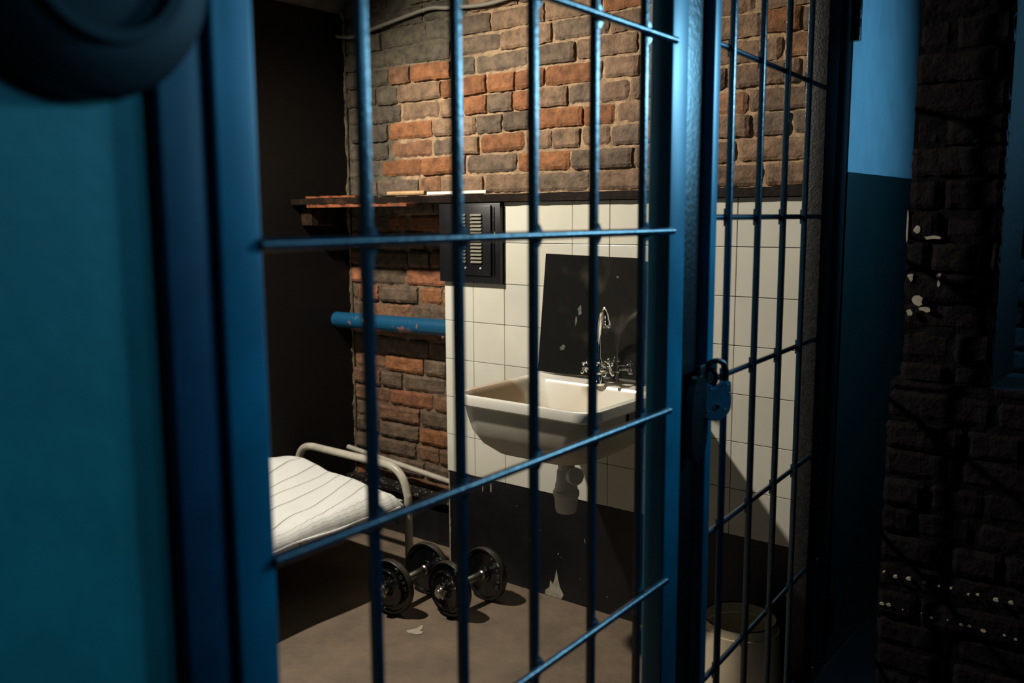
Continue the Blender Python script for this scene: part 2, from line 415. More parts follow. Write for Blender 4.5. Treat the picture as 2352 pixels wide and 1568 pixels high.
# corridor wall beyond the gate: light blue above, dark green below
o = struct('wall_corridor_far', box(nb(), -.926, -.872, 2.665, 3.45, E+.125, ZC), 'sky_paint')
o = struct('wall_corridor_far_lower', box(nb(), -.926, -.871, 2.665, 3.45, 0, E+.125), 'dark_green')
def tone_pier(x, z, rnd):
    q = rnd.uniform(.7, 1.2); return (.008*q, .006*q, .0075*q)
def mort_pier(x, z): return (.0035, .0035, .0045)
def tone_blue(x, z, rnd):
    q = rnd.uniform(.85, 1.1); return (.34*q, .50*q, .60*q)
def mort_blue(x, z): return (.05, .06, .07)
struct('wall_far', brick_wall('wall_far', -.87, 1.0, .3, 2.6, 3.36, zref=.02, tone=tone_blue, mort=mort_blue, seed=21, rough=.7), ['brick', 'mortar'])
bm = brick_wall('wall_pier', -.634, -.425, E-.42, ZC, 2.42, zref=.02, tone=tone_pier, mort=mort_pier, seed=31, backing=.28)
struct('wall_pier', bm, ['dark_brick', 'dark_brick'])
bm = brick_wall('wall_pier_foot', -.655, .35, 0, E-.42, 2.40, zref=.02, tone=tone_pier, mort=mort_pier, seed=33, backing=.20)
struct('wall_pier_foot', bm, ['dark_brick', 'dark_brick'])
# chips where pale plaster shows on the pier
bm = nb(); rnd = random.Random(12)
for (x, z, s, t) in ((-.612,-.035,.010,.010),(-.575,-.055,.022,.005),(-.620,-.155,.008,.010),(-.555,-.150,.007,.006),(-.553,-.168,.004,.010),(-.600,-.215,.015,.012),(-.580,-.235,.016,.007),(-.618,-.245,.008,.010),(-.634,-.03,.003,.05)):
    P = []
    for k in range(9):
        a = k*2*math.pi/9; q = rnd.uniform(.6, 1.25); P.append((x+s*q*math.cos(a), 2.411, E+z+t*q*math.sin(a)))
    prism(bm, P, (0, .01, 0))
struct('trim_pier_chips', bm, 'peel')
bm = nb()
for i in range(26):
    t = i/26; x = -.65+.42*t+rnd.uniform(-.01, .01); z = (.445 if i % 2 else .36)-(.006)*t+rnd.uniform(-.004, .004); s = rnd.uniform(.001, .004)
    prism(bm, [(x+s*1.8*math.cos(a), 2.389, z+s*math.sin(a)) for a in [k*math.pi/3 for k in range(6)]], (0, .01, 0))
struct('trim_pier_specks', bm, 'peel')
struct('wall_right', box(nb(), 1.4, 1.5, -1.6, 3.6, 0, ZC), 'dark_green')
struct('wall_rear', box(nb(), -.9, 1.4, -1.5, -1.4, 0, ZC), 'dark_green')

# ------------------------------------------------------------------ the fixed grate
gx, gy = rot(-.7461, 0)
G = thing('cell_grate', 'blue painted steel grate of square bars left of the padlocked gate', 'grate', (*rot(-.7461, .527), 0), .031)
yo = .527
def vbar(nm, y, par, off=0, x=-.006, h=.0062, z0=.06, z1=2.62, m='grate', zs=(), wx=0):
    bm = nb(); box(bm, x-h, x+h, y-off-h, y-off+h, z0, z1, .0016, 2)
    for z in zs:                                   # small weld fillets in the corners
        for sgn in (1, -1):
            prism(bm, [(wx-.003, y-off, E+z), (wx-.003, y-off+.016, E+z+sgn*.004), (wx-.003, y-off+.007, E+z+sgn*.016), (wx-.003, y-off, E+z+sgn*.018)], (.007, 0, 0))
    return obj(nm, bm, m, par)
def hbar(nm, y0, y1, z, par, x=.006, h=.0060, off=0):
    bm = nb(); tube(bm, [(x, y0-off, z), (x, y1-off, z)], h*1.06, 20)
    return obj(nm, bm, 'grate', par)
LB = [.7339, .8970, 1.0664, 1.2324, 1.3931]; LH = [.640, .306, -.0259, -.3563, -.6864, -1.016, -1.30]
for y in LB:
    vbar('vertical_bar', y, G, yo, zs=LH[:-1], wx=-.003)
for z in LH:
    hbar('horizontal_bar', .575, 1.4860, E+z, G, .0062, .0060, yo)
# near post: two square tubes with a groove between
def post(nm, y0, y1, x0, x1, par, off=0, m='post', bev=.004):
    bm = nb(); box(bm, x0, x1, y0-off, y1-off, 0, 2.66, bev, 3); return obj(nm, bm, m, par)
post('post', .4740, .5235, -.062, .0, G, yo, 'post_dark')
post('post', .5290, .5790, -.055, .006, G, yo)
post('post_strip', .515, .54, -.05, -.008, G, yo, 'black', .001)
post('post', 1.4850, 1.5500, -.045, .0, G, yo)
post('post_strip', 1.545, 1.655, -.045, -.020, G, yo, 'black', .001)
bm = nb(); box(bm, -.05, 0, .575-yo, 1.49-yo, .02, .06, .003, 2); obj('bottom_rail', bm, 'grate', G)
bm = nb(); box(bm, -.05, 0, .575-yo, 1.49-yo, 2.60, 2.64, .003, 2); obj('top_rail', bm, 'grate', G)

# ------------------------------------------------------------------ the gate
rp = rot(-.7461, 1.69*.92); DA = .031+.0379
D = thing('cell_gate', 'narrow barred steel gate with black hinge stile, closed by a padlock', 'gate', (*rp, 0), DA)
RB = [.198, .3737, .5474, .7157]; RH = [.667, .3334, -.002, -.3327, -.6612, -.9882, -1.30]
for y in RB: vbar('vertical_bar', y, D, 0, .006, zs=RH[:-1], wx=-.002)
for z in RH: hbar('horizontal_bar', .14, .90, E+z, D, -.004, .0058)
post('lock_stile', .112, .146, -.040, .002, D)
post('hinge_stile', .882, .988, -.045, .004, D, 0, 'frame_grey', .003)
for z in (-.648, -.982, -1.314):
    bm = nb(); lathe(bm, [(0, 0), (.004, 0), (.006, .001), (.007, .004), (.005, .008), (0, .010)], (1, 0, 0), (.004, .955, E+z), 16); obj('bolt', bm, 'steel', D)
bm = nb(); box(bm, -.04, 0, .14, .89, .02, .06, .003, 2); obj('bottom_rail', bm, 'grate', D)
bm = nb(); box(bm, -.04, 0, .14, .89, 2.60, 2.64, .003, 2); obj('top_rail', bm, 'grate', D)
# black lock plate and staple behind the padlock
bm = nb(); P = []
for k in range(40):
    a = 2*math.pi*k/40; P.append((.000, .055+.040*math.copysign(abs(math.cos(a))**.7, math.cos(a)), E-.395+.085*math.copysign(abs(math.sin(a))**.8, math.sin(a))))
prism(bm, P, (.014, 0, 0)); obj('lock_plate', bm, 'black', D)
bm = nb(); tube(bm, bez([(0, .100, E-.300), (.018, .104, E-.304), (.024, .106, E-.318), (.018, .108, E-.332), (0, .108, E-.336)], 6), .005, 12); obj('staple', bm, 'black', D)
bm = nb(); box(bm, .001, .010, .06, .150, E-.37, E-.29, .003, 2); obj('hasp', bm, 'black', D)

# fixed frame upright and hinges
Fm = thing('door_frame', 'black steel upright that the barred gate hangs from', 'door frame', (*rp, 0), DA)
post('upright', .992, 1.122, -.05, .000, Fm, 0, 'matte_black', .003)
for z in (.545, -1.215):
    bm = nb(); lathe(bm, [(0, 0), (.012, 0), (.013, .003), (.013, .055), (.0124, .057), (.0124, .060), (.013, .062), (.013, .118), (.012, .12), (0, .12)], (0, 0, 1), (.012, 1.118, E+z-.06), 24)
    obj('hinge', bm, 'black', Fm)
for i, (yy, xx, r) in enumerate(((2.482, -.914, .0060), (2.497, -.903, .0060))):
    bm = nb(); tube(bm, [(xx, yy, .0), (xx+.001, yy, 1.2), (xx, yy, 2.66)], r, 14)
    o = obj('upright_tube', bm, 'beadgrey'); tag(o, ['thin grey tube standing against the tile edge, the one further from the gate', 'thin grey tube between its twin and the gate stile'][i], 'pipe', 'thin grey tubes beside the gate')

# ------------------------------------------------------------------ padlock
px, py = rot(-.7461, 0)
PL = thing('padlock', 'heavy steel padlock with black shackle hanging on the cell gate', 'padlock', (-.780, 1.637, E-.368), math.radians(52))
PL.scale = (1.14, 1, .90)
def lockbody():
    bm = nb(); P = []
    for (x, z) in [(-.029,.040),(-.024,.043),(-.013,.043),(-.008,.040),(-.005,.034),(.005,.034),(.010,.040),(.015,.046),(.024,.048),(.029,.044)]: P.append((x, z))
    for k in range(17):
        a = -math.radians(0)-math.pi*k/16
        P.append((.031*math.cos(a), -.005+.037*math.sin(a)+(.0 if 0 < k < 16 else .01)))
    prism(bm, [(x, -.009, z) for x, z in P], (0, .018, 0))
    es = [e for e in bm.edges if abs(e.verts[0].co.y-e.verts[1].co.y) < 1e-6]
    bmesh.ops.bevel(bm, geom=es, offset=.0025, segments=2, affect='EDGES'); return bm
obj('lock_body', lockbody(), 'padlock', PL)
bm = nb(); tube(bm, bez([(-.021, .0, .030), (-.021, 0, .062), (-.017, 0, .078), (-.006, 0, .090), (.006, 0, .092), (.017, 0, .084), (.021, 0, .066), (.021, 0, .034)], 8), .0058, 16); obj('shackle', bm, 'black', PL)
for (x, z) in ((-.023, .031), (-.010, .031), (.021, .039), (.025, .020), (-.015, -.020), (.017, -.016)):
    bm = nb(); lathe(bm, [(0, .0022), (.0012, .002), (.002, .001), (.0021, -.001)], (0, -1, 0), (x, -.0088, z), 12); obj('rivet', bm, 'bedpaint', PL)
bm = nb(); lathe(bm, [(.0050, -.001), (.0050, .0016), (.0066, .0016), (.0070, -.001)], (0, -1, 0), (.002, -.009, -.010), 24, closed=True); obj('keyhole_ring', bm, 'cable', PL)
bm = nb(); prism(bm, [(.002+.003*math.cos(a), -.0093, -.008+.003*math.sin(a)) for a in [k*math.pi/6 for k in range(-1, 8)]]+[(.0005, -.0093, -.017), (.0035, -.0093, -.017)], (0, .0012, 0)); obj('keyhole', bm, 'black', PL)

# ------------------------------------------------------------------ round housing on the near wall
HZ = thing('round_housing', 'large dark round metal housing out of focus above the teal wall', 'wall fitting', (*rot(-.7461-.0155, .412), E+.212), .031)
bm = nb(); lathe(bm, [(.0, .052), (.07, .050), (.092, .045), (.106, .036), (.112, .020), (.112, 0), (0, 0)], (1, 0, 0), (0, 0, 0), 64); obj('housing_shell', bm, 'matte_black', HZ)
bm = nb(); lathe(bm, [(.060, .05), (.060, .060), (.070, .060), (.072, .048)], (1, 0, 0), (0, 0, 0), 48, closed=True); obj('housing_ring', bm, 'matte_black', HZ)

# ------------------------------------------------------------------ shelf and what lies on it
bm = nb(); n = 120; V = []
for i in range(n+1):
    x = XL+.003+(-.932-XL-.003)*i/n; d = .003*noise.noise(Vector((x*12, 0, 3)))+.002*noise.noise(Vector((x*60, 0, 3))); e = .0025*noise.noise(Vector((x*20, 5, 0)))
    thick = .022
    k = max(0, min(1, (x+2.52)/.16)); k = k*k*(3-2*k); yf = 2.420+.108*k; zt_ = E+.080+.004*k
    V.append([bm.verts.new((x, yf+d, zt_+e)), bm.verts.new((x, yf+.004+d, E+.057)), bm.verts.new((x, YB+.004, E+.057)), bm.verts.new((x, YB+.004, zt_+.001))])
for a, b in zip(V, V[1:]):
    for k in range(4): bm.faces.new((a[k], a[(k+1) % 4], b[(k+1) % 4], b[k]))
bm.faces.new(V[0]); bm.faces.new(V[-1][::-1]); bmesh.ops.recalc_face_normals(bm, faces=bm.faces)
S = obj('wall_shelf', bm, 'shelf', None, False); tag(S, 'long dark wooden shelf running above the tiles and recess', 'shelf')
bm = nb(); ledge(bm, -3.0, -2.42, 2.425, 2.49, E+.0445, E+.0565, 8); o = obj('shelf_batten', bm, 'redwood', S); o['label'] = 'splintered reddish batten under the left end'
bm = nb(); box(bm, -3.095, -3.03, 2.47, 2.60, E-.03, E+.044, .003, 1); obj('shelf_block', bm, 'shelf', S)
bm = nb(); box(bm, -2.42, -2.125, 2.536, 2.563, E+.0875, E+.0990, .001, 1); o = obj('white_strip', bm, 'white'); tag(o, 'long white strip of board lying on the dark shelf', 'board')
bm = nb(); tube(bm, [(-2.64, 2.545, E+.0960), (-2.57, 2.546, E+.0960), (-2.435, 2.543, E+.0960)], [.0085, .0095, .009], 12); o = obj('wooden_stick', bm, 'wood'); tag(o, 'short tan wooden stick lying left of the white strip', 'stick')
bm = nb(); ledge(bm, -3.02, -2.72, 2.44, 2.475, E+.083, E+.090, 14); o = obj('wood_splinter', bm, 'redwood'); tag(o, 'flat reddish wood splinter on the left end of the shelf', 'wood scrap')

# ------------------------------------------------------------------ electric box
B = thing('fuse_box', 'black louvred metal box on the tiled wall under the shelf', 'electrical box', (-2.205, YT, E-.241))
def bb(nm, x0, x1, y0, y1, z0, z1, m='cabinet', bev=.002, par=None):
    bm = nb(); box(bm, x0, x1, y0, y1, z0, z1, bev, 2); return obj(nm, bm, m, par or B)
bb('back_panel', -.150, .149, -.020, .011, .001, .293)
door = bb('cover', -.080, .110, -.028, -.0195, .030, .285)
bb('side_strip', .116, .124, -.024, -.0195, .03, .28, 'black')
bm = nb()
for c in ((-.055, -.008), (.018, .070)):
    for k in range(14):
        z = .075+k*.0132
        P = [(0, 0, 0), (0, -.007, .001), (0, -.006, .0045), (0, 0, .0085)]
        prism(bm, [(c[0], -.0285+p[1], z+p[2]) for p in P], (c[1]-c[0], 0, 0))
o = obj('louvres', bm, 'steel_paint' if 'steel_paint' in MT else 'beadgrey', door)
for x in (-.012, .062):
    bm = nb(); lathe(bm, [(0, .004), (.003, .0035), (.0042, .001), (.0042, -.001)], (0, -1, 0), (x, -.028, .056), 16); o = obj('screw', bm, 'white', door); o['label'] = 'white round screw head'
bm = nb(); prism(bm, [(.098+.018, -.0245, .168), (.098+.040, -.0245, .168), (.098+.029, -.0245, .191)], (0, .003, 0)); o = obj('warning_triangle', bm, 'yellow', B); o['label'] = 'pale yellow triangle sticker'

# ------------------------------------------------------------------ pipes, cable
bm = nb(); tube(bm, [(XL+.001, 2.652, E-.447), (-2.7, 2.652, E-.443), (-2.354, 2.652, E-.437)], .034, 32)
o = obj('water_pipe', bm, 'bluepipe'); tag(o, 'thick blue painted pipe crossing the brick recess, peeling near the wall', 'pipe')
bm = nb(); tube(bm, [(-3.09, 2.688, E-1.040), (-2.354, 2.688, E-1.100)], .0115, 16)
o = obj('thin_pipe', bm, 'bedpaint'); tag(o, 'thin cream pipe running low along the brick recess behind the bed', 'pipe')
#CABLE
CB = [(-3.097, 2.70, E+.782), (-3.02, 2.715, E+.77), (-2.951, 2.722, E+.782), (-2.74, 2.722, E+.808), (-2.568, 2.722, E+.826), (-2.47, 2.722, E+.815), (-2.338, 2.722, E+.803), (-2.25, 2.722, E+.80), (-2.146, 2.722, E+.808), (-1.95, 2.722, E+.83), (-1.7, 2.722, E+.84)]
bm = nb(); tube(bm, bez(CB, 8), .0075, 14); o = obj('wall_cable', bm, 'cable'); tag(o, 'grey cable sagging across the top of the brick wall', 'cable')

# ------------------------------------------------------------------ mirror
bm = nb(); q = [(-1.855, 2.537, E-.125), (-1.468, 2.537, E-.133), (-1.442, 2.500, E-.5345), (-1.864, 2.500, E-.5345)]
prism(bm, q, (0, .005, 0)); o = obj('mirror', bm, 'mirror', None, False); tag(o, 'frameless dark spotted mirror leaning on the tiles behind the sink', 'mirror')

def mpt(u, v, d=-.0006):      # point on the glass: u across, v down
    a = Vector(q[0]).lerp(Vector(q[1]), u); b = Vector(q[3]).lerp(Vector(q[2]), u); return a.lerp(b, v)+Vector((0, d, 0))
def spot_poly(u0, v0, ru, rv, n, seed):
    r_ = random.Random(seed); return [mpt(u0+ru*r_.uniform(.45, 1)*math.cos(2*math.pi*k/n), v0+rv*r_.uniform(.45, 1)*math.sin(2*math.pi*k/n)) for k in range(n)]
for (u0, v0, ru, rv, sd) in ((.395, .455, .030, .055, 1), (.36, .55, .014, .05, 2), (.76, .16, .02, .012, 3), (.24, .78, .035, .03, 4)):
    bm = nb(); prism(bm, spot_poly(u0, v0, ru, rv, 9, sd), (0, .0005, 0)); sp_ = obj('smear', bm, 'smear', o); sp_['label'] = 'dull pale smear on the glass'

# ------------------------------------------------------------------ sink
SK = thing('sink', 'white enamel washbasin on the tiled wall, brown stains inside', 'sink', (-1.60, 2.29, 0))
ZR = E-.540
def rrect(cx, cy, hw, hd, r, z, n=8):
    out = []
    for (sx, sy, a0) in ((1, 1, 0), (-1, 1, 90), (-1, -1, 180), (1, -1, 270)):
        for k in range(n+1):
            a = math.radians(a0+90*k/n); out.append(Vector((cx+sx*(hw-r)+r*math.cos(a), cy+sy*(hd-r)+r*math.sin(a), z)))
    return out
def loft(bm, rings, cap0=False, cap1=False, mi=0, mis=None):
    R = [[bm.verts.new(p) for p in r] for r in rings]; n = len(R[0])
    for i, (a, b) in enumerate(zip(R, R[1:])):
        for k in range(n):
            f = bm.faces.new((a[k], a[(k+1) % n], b[(k+1) % n], b[k])); f.material_index = mis[i] if mis else mi
    if cap0: bm.faces.new(R[0][::-1]).material_index = mis[0] if mis else mi
    if cap1: bm.faces.new(R[-1]).material_index = mis[-1] if mis else mi
    return R
HW, HD = .268, .262     # half width, half depth (outer rim)
rings = [
 rrect(0, -.03, .03, .03, .029, ZR-.200), rrect(0, -.03, .11, .10, .07, ZR-.198), rrect(0, -.025, .17, .165, .09, ZR-.184), rrect(0, -.018, .205, .200, .085, ZR-.155),
 rrect(0, -.012, .226, .222, .075, ZR-.115), rrect(0, -.008, .236, .234, .07, ZR-.070), rrect(0, -.006, .240, .240, .068, ZR-.034),
 rrect(0, 0, HW-.004, HD-.004, .065, ZR-.033), rrect(0, 0, HW, HD, .065, ZR-.028), rrect(0, 0, HW+.001, HD, .065, ZR-.008), rrect(0, 0, HW-.003, HD-.003, .063, ZR-.001), rrect(0, 0, HW-.010, HD-.010, .06, ZR+.001),
 rrect(0, -.004, HW-.026, HD-.028, .052, ZR-.001), rrect(0, -.036, HW-.034, HD-.062, .05, ZR-.009), rrect(0, -.037, HW-.040, HD-.070, .05, ZR-.022),
 rrect(0, -.035, .200, .170, .06, ZR-.100), rrect(0, -.03, .165, .135, .07, ZR-.150), rrect(0, -.03, .08, .07, .05, ZR-.172), rrect(0, -.03, .022, .022, .021, ZR-.178)]
bm = nb(); mis = [1]*6+[0]*14
loft(bm, rings, True, True, 0, mis); bmesh.ops.recalc_face_normals(bm, faces=bm.faces)
def basin_mat():
    m = mat('stained_enamel', (.84, .82, .73), .16, 0); nt = m.node_tree; b = nt.nodes['Principled BSDF']
    tc = nt.nodes.new('ShaderNodeTexCoord'); sx = nt.nodes.new('ShaderNodeSeparateXYZ'); nt.links.new(tc.outputs['Object'], sx.inputs[0])
    n = nt.nodes.new('ShaderNodeTexNoise'); n.inputs['Scale'].default_value = 11; n.inputs['Detail'].default_value = 6; nt.links.new(tc.outputs['Object'], n.inputs[0])
    # rust stain below the faucet and a tan film on the left inner side: dirt with its own place on the basin
    def blob(c, rad, soft, strength):
        vm = nt.nodes.new('ShaderNodeVectorMath'); vm.operation = 'DISTANCE'; nt.links.new(tc.outputs['Object'], vm.inputs[0]); vm.inputs[1].default_value = c
        ad = nt.nodes.new('ShaderNodeMath'); ad.operation = 'MULTIPLY_ADD'; nt.links.new(n.outputs['Fac'], ad.inputs[0]); ad.inputs[1].default_value = rad*.9; nt.links.new(vm.outputs['Value'], ad.inputs[2])
        mr = nt.nodes.new('ShaderNodeMapRange'); mr.inputs[1].default_value = rad+soft+rad*.45; mr.inputs[2].default_value = rad-soft+rad*.45; mr.inputs[3].default_value = 0; mr.inputs[4].default_value = strength
        nt.links.new(ad.outputs[0], mr.inputs[0]); return mr.outputs[0]
    col = None
    for c, rad, soft, st, rgb in (((0.0, .155, ZR), .035, .02, .85, (.16, .08, .035)), ((.19, .19, ZR), .05, .03, .5, (.45, .33, .2)), ((-.22, -.05, ZR-.09), .17, .03, .9, (.40, .26, .15)), ((-.08, .10, ZR-.12), .10, .06, .35, (.5, .36, .2)), ((.03, .16, ZR-.07), .13, .08, .22, (.55, .42, .25))):
        mx = nt.nodes.new('ShaderNodeMix'); mx.data_type = 'RGBA'; nt.links.new(blob(c, rad, soft, st), mx.inputs[0])
        if col: nt.links.new(col, mx.inputs[6])
        else: mx.inputs[6].default_value = (.84, .82, .73, 1)
        mx.inputs[7].default_value = (*rgb, 1); col = mx.outputs[2]
    nt.links.new(col, b.inputs['Base Color']); return m
MT['basin'] = basin_mat()
obj('basin', bm, ['basin', 'cast'], SK)
bm = nb(); lathe(bm, [(0, .0), (.020, .0), (.024, .002), (.024, -.002)], (0, 0, 1), (0, -.03, ZR-.1765), 24); obj('drain_grid', bm, 'chrome', SK)
# wall bracket, right side
bm = nb(); box(bm, .215, .245, -.02, .262, ZR-.066, ZR-.036, .003, 1); box(bm, .215, .245, .235, .262, ZR-.20, ZR-.04, .003, 1)
prism(bm, [(.222, .25, ZR-.19), (.222, .25, ZR-.165), (.222, .08, ZR-.06), (.222, .03, ZR-.06)], (.012, 0, 0)); obj('bracket', bm, 'black', SK)
# bottle trap
tx, ty = -.008, .02
bm = nb(); lathe(bm, [(0, -.205), (.022, -.205), (.024, -.24), (.027, -.245), (.027, -.262), (.030, -.266), (.032, -.30), (.036, -.315), (.037, -.330), (.0415, -.333), (.043, -.338), (.042, -.350), (.039, -.353), (.035, -.395), (.032, -.404), (.022, -.408), (0, -.408)], (0, 0, 1), (tx, ty, ZR), 40)
trap = obj('bottle_trap', bm, 'plastic', SK)
bm = nb(); tube(bm, [(tx+.01, ty, ZR-.285), (tx+.05, ty-.012, ZR-.278)], .018, 20); lathe(bm, [(0, -.018), (.026, -.018), (.028, -.015), (.028, .004), (.025, .007), (0, .007)], (.9, -.43, .1), (tx+.050, ty-.020, ZR-.274), 32); obj('side_cap', bm, 'plastic', trap)
# faucet
fx, fy = .022, .163
fd = Vector((.66, -.75, 0))
FA = bpy.data.objects.new('faucet', None); COL.objects.link(FA); FA.parent = SK; FA.location = (fx, fy, ZR)
bm = nb(); lathe(bm, [(0, -.006), (.022, -.006), (.023, .002), (.018, .006), (.014, .012), (.013, .03), (.017, .034), (.017, .056), (.013, .062), (.010, .066), (.013, .072), (.011, .080), (.008, .086), (0, .086)], (0, 0, 1), (0, 0, 0), 28); obj('faucet_body', bm, 'chrome', FA)
sd = Vector((-.95, -.30, 0)).normalized()
pts = [Vector((0, 0, .08)), Vector((0, 0, .12))+fd*-.004, Vector((0, 0, .17))+fd*.004, Vector((0, 0, .215))+fd*.030, Vector((0, 0, .245))+fd*.068, Vector((0, 0, .252))+fd*.105, Vector((0, 0, .235))+fd*.14, Vector((0, 0, .205))+fd*.158]
bp_ = bez(pts, 8); rs = [.0084]*(len(bp_)-6)+[.009, .0105, .0115, .012, .012, .0135]
bm = nb(); tube(bm, bp_, rs, 18); obj('spout', bm, 'chrome', FA)
for sg in (-1, 1):
    bm = nb(); a = Vector((sg*.85, -sg*.1-.25, .12)).normalized(); c = Vector((0, 0, .045))
    tube(bm, [c, c+a*.045], .0085, 16); lathe(bm, [(0, -.008), (.012, -.008), (.013, 0), (.011, .008), (0, .009)], a, c+a*.048, 20)
    s_, t_ = frame_axes(a)
    for k in range(4):
        ang = math.radians(45+90*k); d = s_*math.cos(ang)+t_*math.sin(ang)
        tube(bm, [c+a*.048, c+a*.050+d*.016, c+a*.051+d*.022, c+a*.051+d*.028], [.0045, .0042, .0068, .0045], 12)
    obj('faucet_handle', bm, 'chrome', FA)

# ------------------------------------------------------------------ bed
YH = 2.385; XR = -2.405; XW = -3.075; ZT = E-.957
BD = thing('iron_bed', 'cream tube-framed iron bed against the dark left wall', 'bed', (-2.74, 1.45, 0))
bx = lambda p: (p[0]+2.74, p[1]-1.45, p[2])
pts = [(XW, YH, .012), (XW, YH, .30), (XW+.004, YH, ZT-.09), (XW+.03, YH, ZT-.03), (XW+.085, YH, ZT-.002), (XW+.2, YH, ZT), (-2.74, YH, ZT), (XR-.2, YH, ZT), (XR-.09, YH, ZT-.004), (XR-.03, YH, ZT-.038), (XR-.004, YH, ZT-.10), (XR, YH, .28), (XR, YH, .012)]
bm = nb(); tube(bm, bez([bx(p) for p in pts], 6), .0155, 18); obj('head_frame', bm, 'bedpaint', BD)
for x in (XW, XR):
    bm = nb(); lathe(bm, [(0, 0), (.018, 0), (.0185, .01), (.018, .03), (.0165, .032)], (0, 0, 1), bx((x, YH, 0)), 20); obj('foot_cap', bm, 'rail', BD)
for x in (XW+.01, XR-.012):
    bm = nb(); box(bm, *[v+2.74 for v in (x-.016, x+.016)], -1.1, YH-1.45-.02, E-1.135, E-1.095, .002, 1); obj('side_rail', bm, 'rail', BD)
bm = nb(); box(bm, XW+.02+2.74, XR-.02+2.74, YH-.05-1.45, YH-.02-1.45, E-1.135, E-1.105, .002, 1); obj('end_rail', bm, 'rail', BD)
bm = nb(); box(bm, XR-.03+2.74, XR+.0+2.74, YH-.055-1.45, YH-.02-1.45, E-1.16, E-1.09, .002, 1); obj('corner_bracket', bm, 'rail', BD)
bm = nb(); box(bm, XR-.07+2.74, XR-.01+2.74, YH-.035-1.45, YH-.018-1.45, E-1.086, E-1.078, .001, 1); obj('corner_hook', bm, 'bedpaint', BD)
bm = nb(); box(bm, XW+.03+2.74, XR-.03+2.74, -1.08, YH-.06-1.45, E-1.112, E-1.104); obj('bed_base', bm, 'rail', BD)
# foot end
pts2 = [(XW, .36, .012), (XW, .36, ZT-.15), (XW+.06, .36, ZT-.06), (XR-.06, .36, ZT-.06), (XR, .36, ZT-.15), (XR, .36, .012)]
bm = nb(); tube(bm, bez([bx(p) for p in pts2], 6), .0155, 14); obj('foot_frame', bm, 'bedpaint', BD)
# mattress with striped ticking
def mattress():
    bm = nb(); sl = bm.verts.layers.float.new('stripe')
    nx, ny = 70, 130; x0, x1, y0, y1 = -3.085, -2.385, .40, 2.335; zb = E-1.103
    prof = []
    def top(x, y):
        u = (x-x0)/(x1-x0)
        h = .055+.075*math.exp(-((u-.18)/.26)**2)*min(1, max(0, (y-1.3)/.7))*(1-.3*min(1, max(0, (y-2.15)/.2)))
        h += .012*noise.noise(Vector((x*5+y*2, y*3, 0)))+.006*noise.noise(Vector((x*14, y*9, 2)))
        h += .018*math.exp(-((u-.62)/.22)**2)
        return h
    def edge(d, R): 
        d = max(0, min(1, d/R)); return math.sqrt(max(0, 1-(1-d)**2))
    V = []
    for i in range(nx+1):
        col = []
        for j in range(ny+1):
            # cluster samples at the edges
            u = .5-.5*math.cos(math.pi*i/nx); v = .5-.5*math.cos(math.pi*j/ny)
            x = x0+(x1-x0)*u; y = y0+(y1-y0)*v
            wav = .012*noise.noise(Vector((0, y*6, 1)))
            x += wav*u
            y += .014*noise.noise(Vector((x*6, 0, 4)))*v
            e = min(edge((x-x0), .045), edge((x1+wav*u-x), .055))*edge(y-y0, .05)*edge(y1-y+.01, .06)
            z = zb+.012+top(x, y)*e
            # gathers along the outer hem
            g_ = max(0, 1-(x1-x)/.09); z += .004*g_*math.sin(y*150+6*noise.noise(Vector((0, y*9, 0))))*e
            q = bm.verts.new((x, y, z)); 
            s = (x*math.cos(.30)+(y-2)*math.sin(.30))*13.5+.45*noise.noise(Vector((x*4, y*3, 5)))
            s += 5.0*max(0, 1-e)**1.2
            q[sl] = s+20
            col.append(q)
        V.append(col)
    for i in range(nx):
        for j in range(ny): bm.faces.new((V[i][j], V[i+1][j], V[i+1][j+1], V[i][j+1]))
    loop = [V[i][0] for i in range(nx+1)]+[V[nx][j] for j in range(1, ny+1)]+[V[i][ny] for i in range(nx-1, -1, -1)]+[V[0][j] for j in range(ny-1, 0, -1)]
    low = []
    for q in loop:
        r = bm.verts.new((q.co.x, q.co.y, zb)); r[sl] = q[sl]; low.append(r)
    for k in range(len(loop)): bm.faces.new((loop[k], low[k], low[(k+1) % len(loop)], loop[(k+1) % len(loop)]))
    bm.faces.new(low); bmesh.ops.recalc_face_normals(bm, faces=bm.faces); return bm
mt = obj('mattress', mattress(), 'ticking'); tag(mt, 'thin white mattress with fine grey stripes on the iron bed', 'mattress')
bm = nb(); tube(bm, bez([(-2.385+.004*math.sin(k*1.7), .42+k*.1, E-1.089+.003*math.sin(k*2.3)) for k in range(20)], 4), .006, 8); obj('piping', bm, 'ticking', mt)

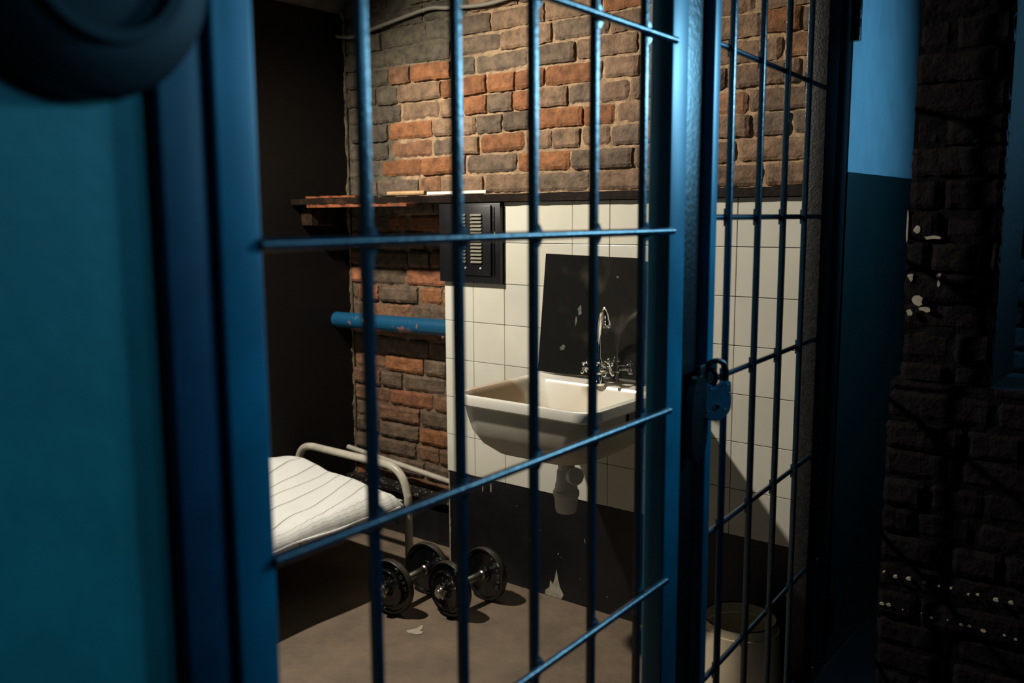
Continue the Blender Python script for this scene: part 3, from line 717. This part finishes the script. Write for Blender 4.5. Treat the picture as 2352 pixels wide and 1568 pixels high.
# ------------------------------------------------------------------ dumbbells
def letters(txt, r, size, parent_bm_mat, a0, da, face_h, ax_s, ax_t, ax, org):
    bm = nb()
    for i, ch in enumerate(txt):
        cu = bpy.data.curves.new('t', 'FONT'); cu.body = ch; cu.size = size; cu.extrude = .0014; cu.align_x = 'CENTER'; cu.align_y = 'CENTER'
        to = bpy.data.objects.new('t', cu); me = bpy.data.meshes.new_from_object(to)
        a = a0-da*i; rad = ax_s*math.cos(a)+ax_t*math.sin(a); tan = rad.cross(ax) if False else ax.cross(rad)
        tan = -tan
        for v in me.vertices:
            v.co = org+ax*(face_h+v.co.z)+rad*(r+v.co.y)+tan*v.co.x
        bm.from_mesh(me); bpy.data.meshes.remove(me); bpy.data.objects.remove(to); bpy.data.curves.remove(cu)
    return bm
def plate_prof(R, t):
    return [(.014, -t*.5), (.030, -t*.5), (.032, -t*.25), (R*.62, -t*.22), (R*.66, -t*.22), (R*.86, -t*.22), (R*.89, -t*.46), (R*.97, -t*.5), (R, -t*.32), (R, t*.32), (R*.97, t*.5), (R*.89, t*.46), (R*.86, t*.22), (R*.62, t*.22), (.032, t*.25), (.030, t*.5), (.014, t*.5)]
def dumbbell(label, pn, pf, zc):
    pn = Vector((pn[0], pn[1], 0)); pf = Vector((pf[0], pf[1], 0)); ctr = (pn+pf)/2; ax = (pf-pn); half = ax.length/2; ax.normalize()
    T = thing('dumbbell', label, 'dumbbell', (ctr.x, ctr.y, 0), 0, 'adjustable dumbbells by the bed')
    s, t = frame_axes(ax); o0 = Vector((0, 0, zc))
    bm = nb(); lathe(bm, [(0, -half-.062), (.0125, -half-.062), (.0135, -half-.060), (.0135, half+.060), (.0125, half+.062), (0, half+.062)], ax, o0, 24)
    obj('handle_bar', bm, 'steel', T)
    bm = nb(); lathe(bm, [(.0136, -half+.016), (.018, -half+.016), (.018, -half+.024), (.0145, -half+.028), (.0150, half-.028), (.018, half-.024), (.018, half-.016), (.0136, half-.016)], ax, o0, 24)
    obj('grip_sleeve', bm, 'steel', T)
    for sg in (-1, 1):
        big = o0+ax*(sg*half)
        bm = nb(); lathe(bm, plate_prof(.098, .026), ax, big, 64, closed=True)
        for f in bm.faces:
            c = f.calc_center_median()-big; rr = (c-ax*c.dot(ax)).length
            if rr > .0950: f.material_index = 1
        p = obj('large_plate', bm, ['iron', 'rimiron'], T)
        obj('raised_letters', letters('TORNEO', .070, .017, None, math.radians(60), math.radians(18), .0066, s, t, ax*-1 , big), 'letter', p)
        sm = o0+ax*(sg*(half+.022))
        bm = nb(); lathe(bm, plate_prof(.070, .018), ax, sm, 56, closed=True); p2 = obj('small_plate', bm, 'iron', T)
        obj('raised_letters', letters('1.25', .043, .013, None, math.radians(100), math.radians(16), .0048, s, t, ax*sg, sm), 'letter', p2)
        nut = o0+ax*(sg*(half+.036))
        bm = nb(); P = []
        for k in range(24):
            a = 2*math.pi*k/24; r_ = .026 if (k % 4) < 2 else .020; P.append(nut+s*r_*math.cos(a)+t*r_*math.sin(a))
        prism(bm, P, ax*(sg*.012)); lathe(bm, [(.0137, .0), (.019, 0), (.018, .010), (.0137, .010)], ax*sg, nut+ax*sg*.011, 24, closed=True)
        obj('star_nut', bm, 'steel', T)
    return T
dumbbell('chrome-handled dumbbell with black plates lying nearer the iron bed', (-2.211, 2.100), (-2.224, 2.300), .0985)
dumbbell('chrome-handled dumbbell with black plates lying nearer the tiled wall', (-2.034, 2.212), (-2.022, 2.392), .0985)

# ------------------------------------------------------------------ bucket
BK = thing('enamel_bucket', 'cream enamel bucket with thin black rim behind the gate', 'bucket', (-1.035, 2.385, 0))
hb = E-1.166
bm = nb(); lathe(bm, [(0, 0), (.118, 0), (.124, .006), (.123, .05), (.112, hb-.03), (.1085, hb-.028), (.1055, hb-.004), (.1020, hb-.004), (.098, hb-.030), (.094, hb-.034), (.093, hb-.05), (.108, .012), (0, .010)], (0, 0, 1), (0, 0, 0), 64); obj('bucket_body', bm, 'cream', BK)
bm = nb(); tube(bm, [(.1045*math.cos(a), .1045*math.sin(a), hb-.002) for a in [2*math.pi*k/64 for k in range(65)]], .0026, 8, False); obj('rim', bm, 'rim_black', BK)

# ------------------------------------------------------------------ paint flake on the floor
bm = nb(); P = []
for (x, y) in ((-2.07, 2.03), (-2.05, 2.022), (-2.025, 2.03), (-2.012, 2.045), (-2.02, 2.06), (-2.03, 2.055), (-2.038, 2.075), (-2.05, 2.095), (-2.058, 2.09), (-2.053, 2.065), (-2.06, 2.05)): P.append((x, y, .0005))
prism(bm, P, (0, 0, .0015)); o = obj('paint_flake', bm, 'peel'); tag(o, 'cream paint flake on the floor in front of the dumbbells', 'paint flake')
